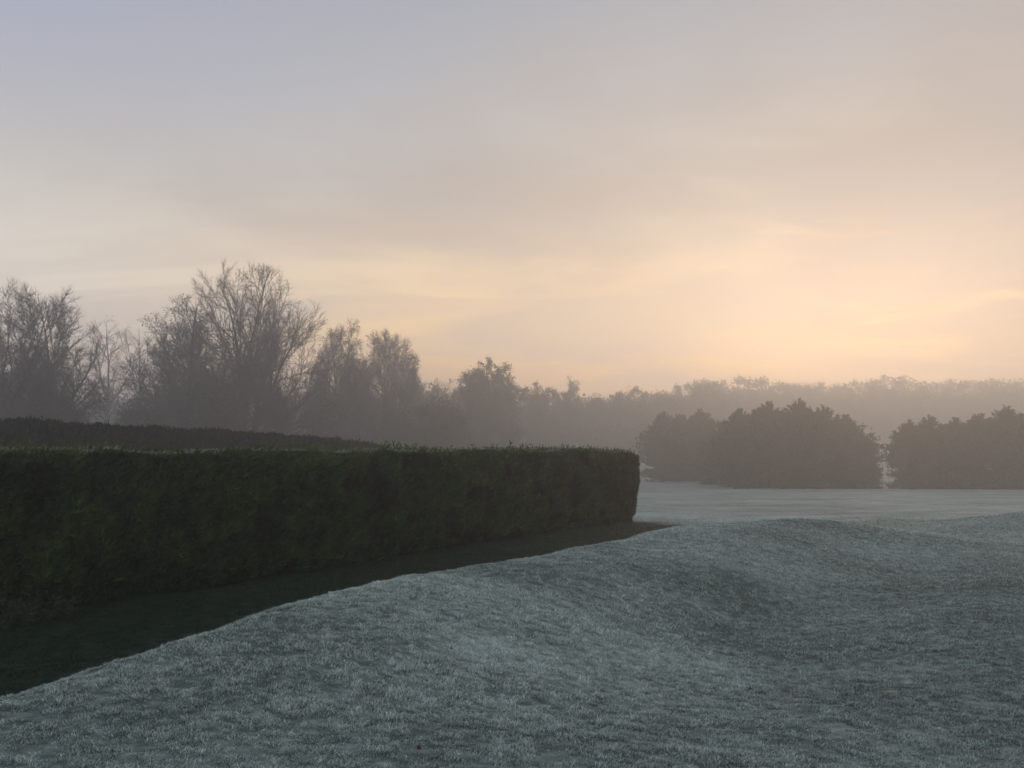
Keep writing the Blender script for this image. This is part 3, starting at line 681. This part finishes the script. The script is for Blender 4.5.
# elevation 0..1 (sin of elevation x 1)
el = M('MAXIMUM', zz, 0.0)
GAIN = 1.0
AW = ramp(el, [(0, s2l(208, 192, 182)), (.10, s2l(240, 225, 206)), (.18, s2l(236, 226, 211)), (.28, s2l(219, 214, 207)), (.40, s2l(183, 188, 205)), (.52, s2l(159, 170, 199)), (.8, s2l(157, 167, 188)), (1, s2l(154, 164, 186))])
TW = ramp(el, [(0, s2l(252, 184, 120)), (.07, s2l(255, 198, 130)), (.14, s2l(255, 211, 146)), (.22, s2l(250, 218, 176)), (.32, s2l(217, 210, 201)), (.42, s2l(191, 192, 195)), (.52, s2l(172, 178, 189)), (.8, s2l(157, 167, 188)), (1, s2l(154, 164, 186))])
sund = (math.sin(SUN_AZ), math.cos(SUN_AZ), 0.0)
horiz = VM('NORMALIZE', VM('MULTIPLY', Dv, (1, 1, 0)), None)
caz = VM('DOT_PRODUCT', horiz, sund, 1)
wsun = MR(caz, .45, .97)
veil = mixc(wsun, AW, TW)
# behind the camera the sky is a dim blue grey
back = MR(caz, .35, -.7)
veil = mixc(back, veil, mixc(.6, veil, s2l(150, 162, 185)))
# clouds on a high plane
den = M('ADD', M('MAXIMUM', zz, 0.0), .10)
cv = nd.new('ShaderNodeCombineXYZ'); lk.new(M('DIVIDE', sx.outputs[0], den), cv.inputs[0]); lk.new(M('DIVIDE', sx.outputs[1], den), cv.inputs[1])
def cnoise(scale, det, sxy, loc, dist=.6):
    mp = nd.new('ShaderNodeMapping'); mp.inputs['Scale'].default_value = (sxy[0], sxy[1], 1); mp.inputs['Location'].default_value = loc; mp.inputs['Rotation'].default_value = (0, 0, .25)
    lk.new(cv.outputs[0], mp.inputs[0]); n = nd.new('ShaderNodeTexNoise'); n.inputs['Scale'].default_value = scale; n.inputs['Detail'].default_value = det; n.inputs['Distortion'].default_value = dist
    n.inputs['Roughness'].default_value = .5; lk.new(mp.outputs[0], n.inputs['Vector']); return n.outputs['Fac']
c1 = MR(cnoise(.55, 6, (1, 1), (3.1, 1.7, 0)), .44, .62)
c2 = MR(cnoise(1.1, 5, (.6, 1.5), (1.2, 7.3, 0), .9), .44, .62)
cl = mixc(M('MULTIPLY', c1, .6), veil, mixc(wsun, s2l(178, 176, 182), s2l(184, 174, 170)))
cl = mixc(M('MULTIPLY', c2, MR(el, .45, .05, 0.1, .55)), cl, mixc(wsun, s2l(196, 186, 182), s2l(208, 184, 166)))
def bank(px, py, r0, r1, amt, n_, col):
    global cl
    d = Vector(at(px, py, 1.0)) - Vector((0, 0, CAM_Z)); d.normalize()
    m_ = MR(VM('DOT_PRODUCT', Dv, tuple(d), 1), math.cos(math.radians(r0)), math.cos(math.radians(r1)))
    cl = mixc(M('MULTIPLY', M('MULTIPLY', m_, amt), M('MULTIPLY_ADD', n_, .7, .3)), cl, col)
c3 = MR(cnoise(1.6, 6, (.8, 1.2), (5.2, 2.3, 0), .8), .34, .58)
bank(945, 285, 12, 1, .75, c3, s2l(160, 132, 118)); bank(1010, 190, 15, 3, .7, c3, s2l(158, 152, 148)); bank(960, 60, 18, 4, .7, c3, s2l(168, 170, 176)); bank(840, 150, 16, 3, .5, c3, s2l(180, 178, 178))
# sun glow behind the cloud
sdir = (math.sin(SUN_AZ) * math.cos(SUN_EL), math.cos(SUN_AZ) * math.cos(SUN_EL), math.sin(SUN_EL))
dt = VM('DOT_PRODUCT', Dv, sdir, 1)
glow = M('POWER', M('MAXIMUM', dt, 0.0), 14.0); glow2 = M('POWER', M('MAXIMUM', dt, 0.0), 120.0)
gcol = mixc(1.0, cl, mixc(M('MULTIPLY', glow, .05), (0, 0, 0), (1.0, .66, .36)), 'ADD')
gcol = mixc(1.0, gcol, mixc(M('MULTIPLY', glow2, .12), (0, 0, 0), (1.0, .62, .28)), 'ADD')
hg = MR(el, 0, .34, 2.0, .96); gcol = VM('SCALE', gcol, None); lk.new(hg, nt.nodes[-1].inputs['Scale'])
tot = VM('SCALE', gcol, None); nt.nodes[-1].inputs['Scale'].default_value = 10.0 * GAIN
ns = VM('SCALE', sky.outputs[0], None); nt.nodes[-1].inputs['Scale'].default_value = .12
lk.new(VM('ADD', tot, ns), bg.inputs[0])
sl = bpy.data.lights.new('sun', 'SUN'); so = bpy.data.objects.new('sun', sl); COL.objects.link(so)
sl.energy = 1.2; sl.angle = math.radians(16); sl.color = (1, .72, .48)
so.rotation_euler = Vector(sdir).to_track_quat('Z', 'Y').to_euler()

# ------------------------------------------------------------------ render settings
scene.view_settings.view_transform = 'Standard'; scene.view_settings.look = 'None'
scene.view_settings.exposure = 0; scene.view_settings.gamma = 1
cy = scene.cycles
scene.render.engine = 'CYCLES'
cy.max_bounces = 6; cy.diffuse_bounces = 3; cy.glossy_bounces = 2; cy.volume_bounces = 2; cy.transparent_max_bounces = 4
cy.use_denoising = True
try: cy.denoiser = 'OPENIMAGEDENOISE'
except Exception: pass
cy.use_adaptive_sampling = False
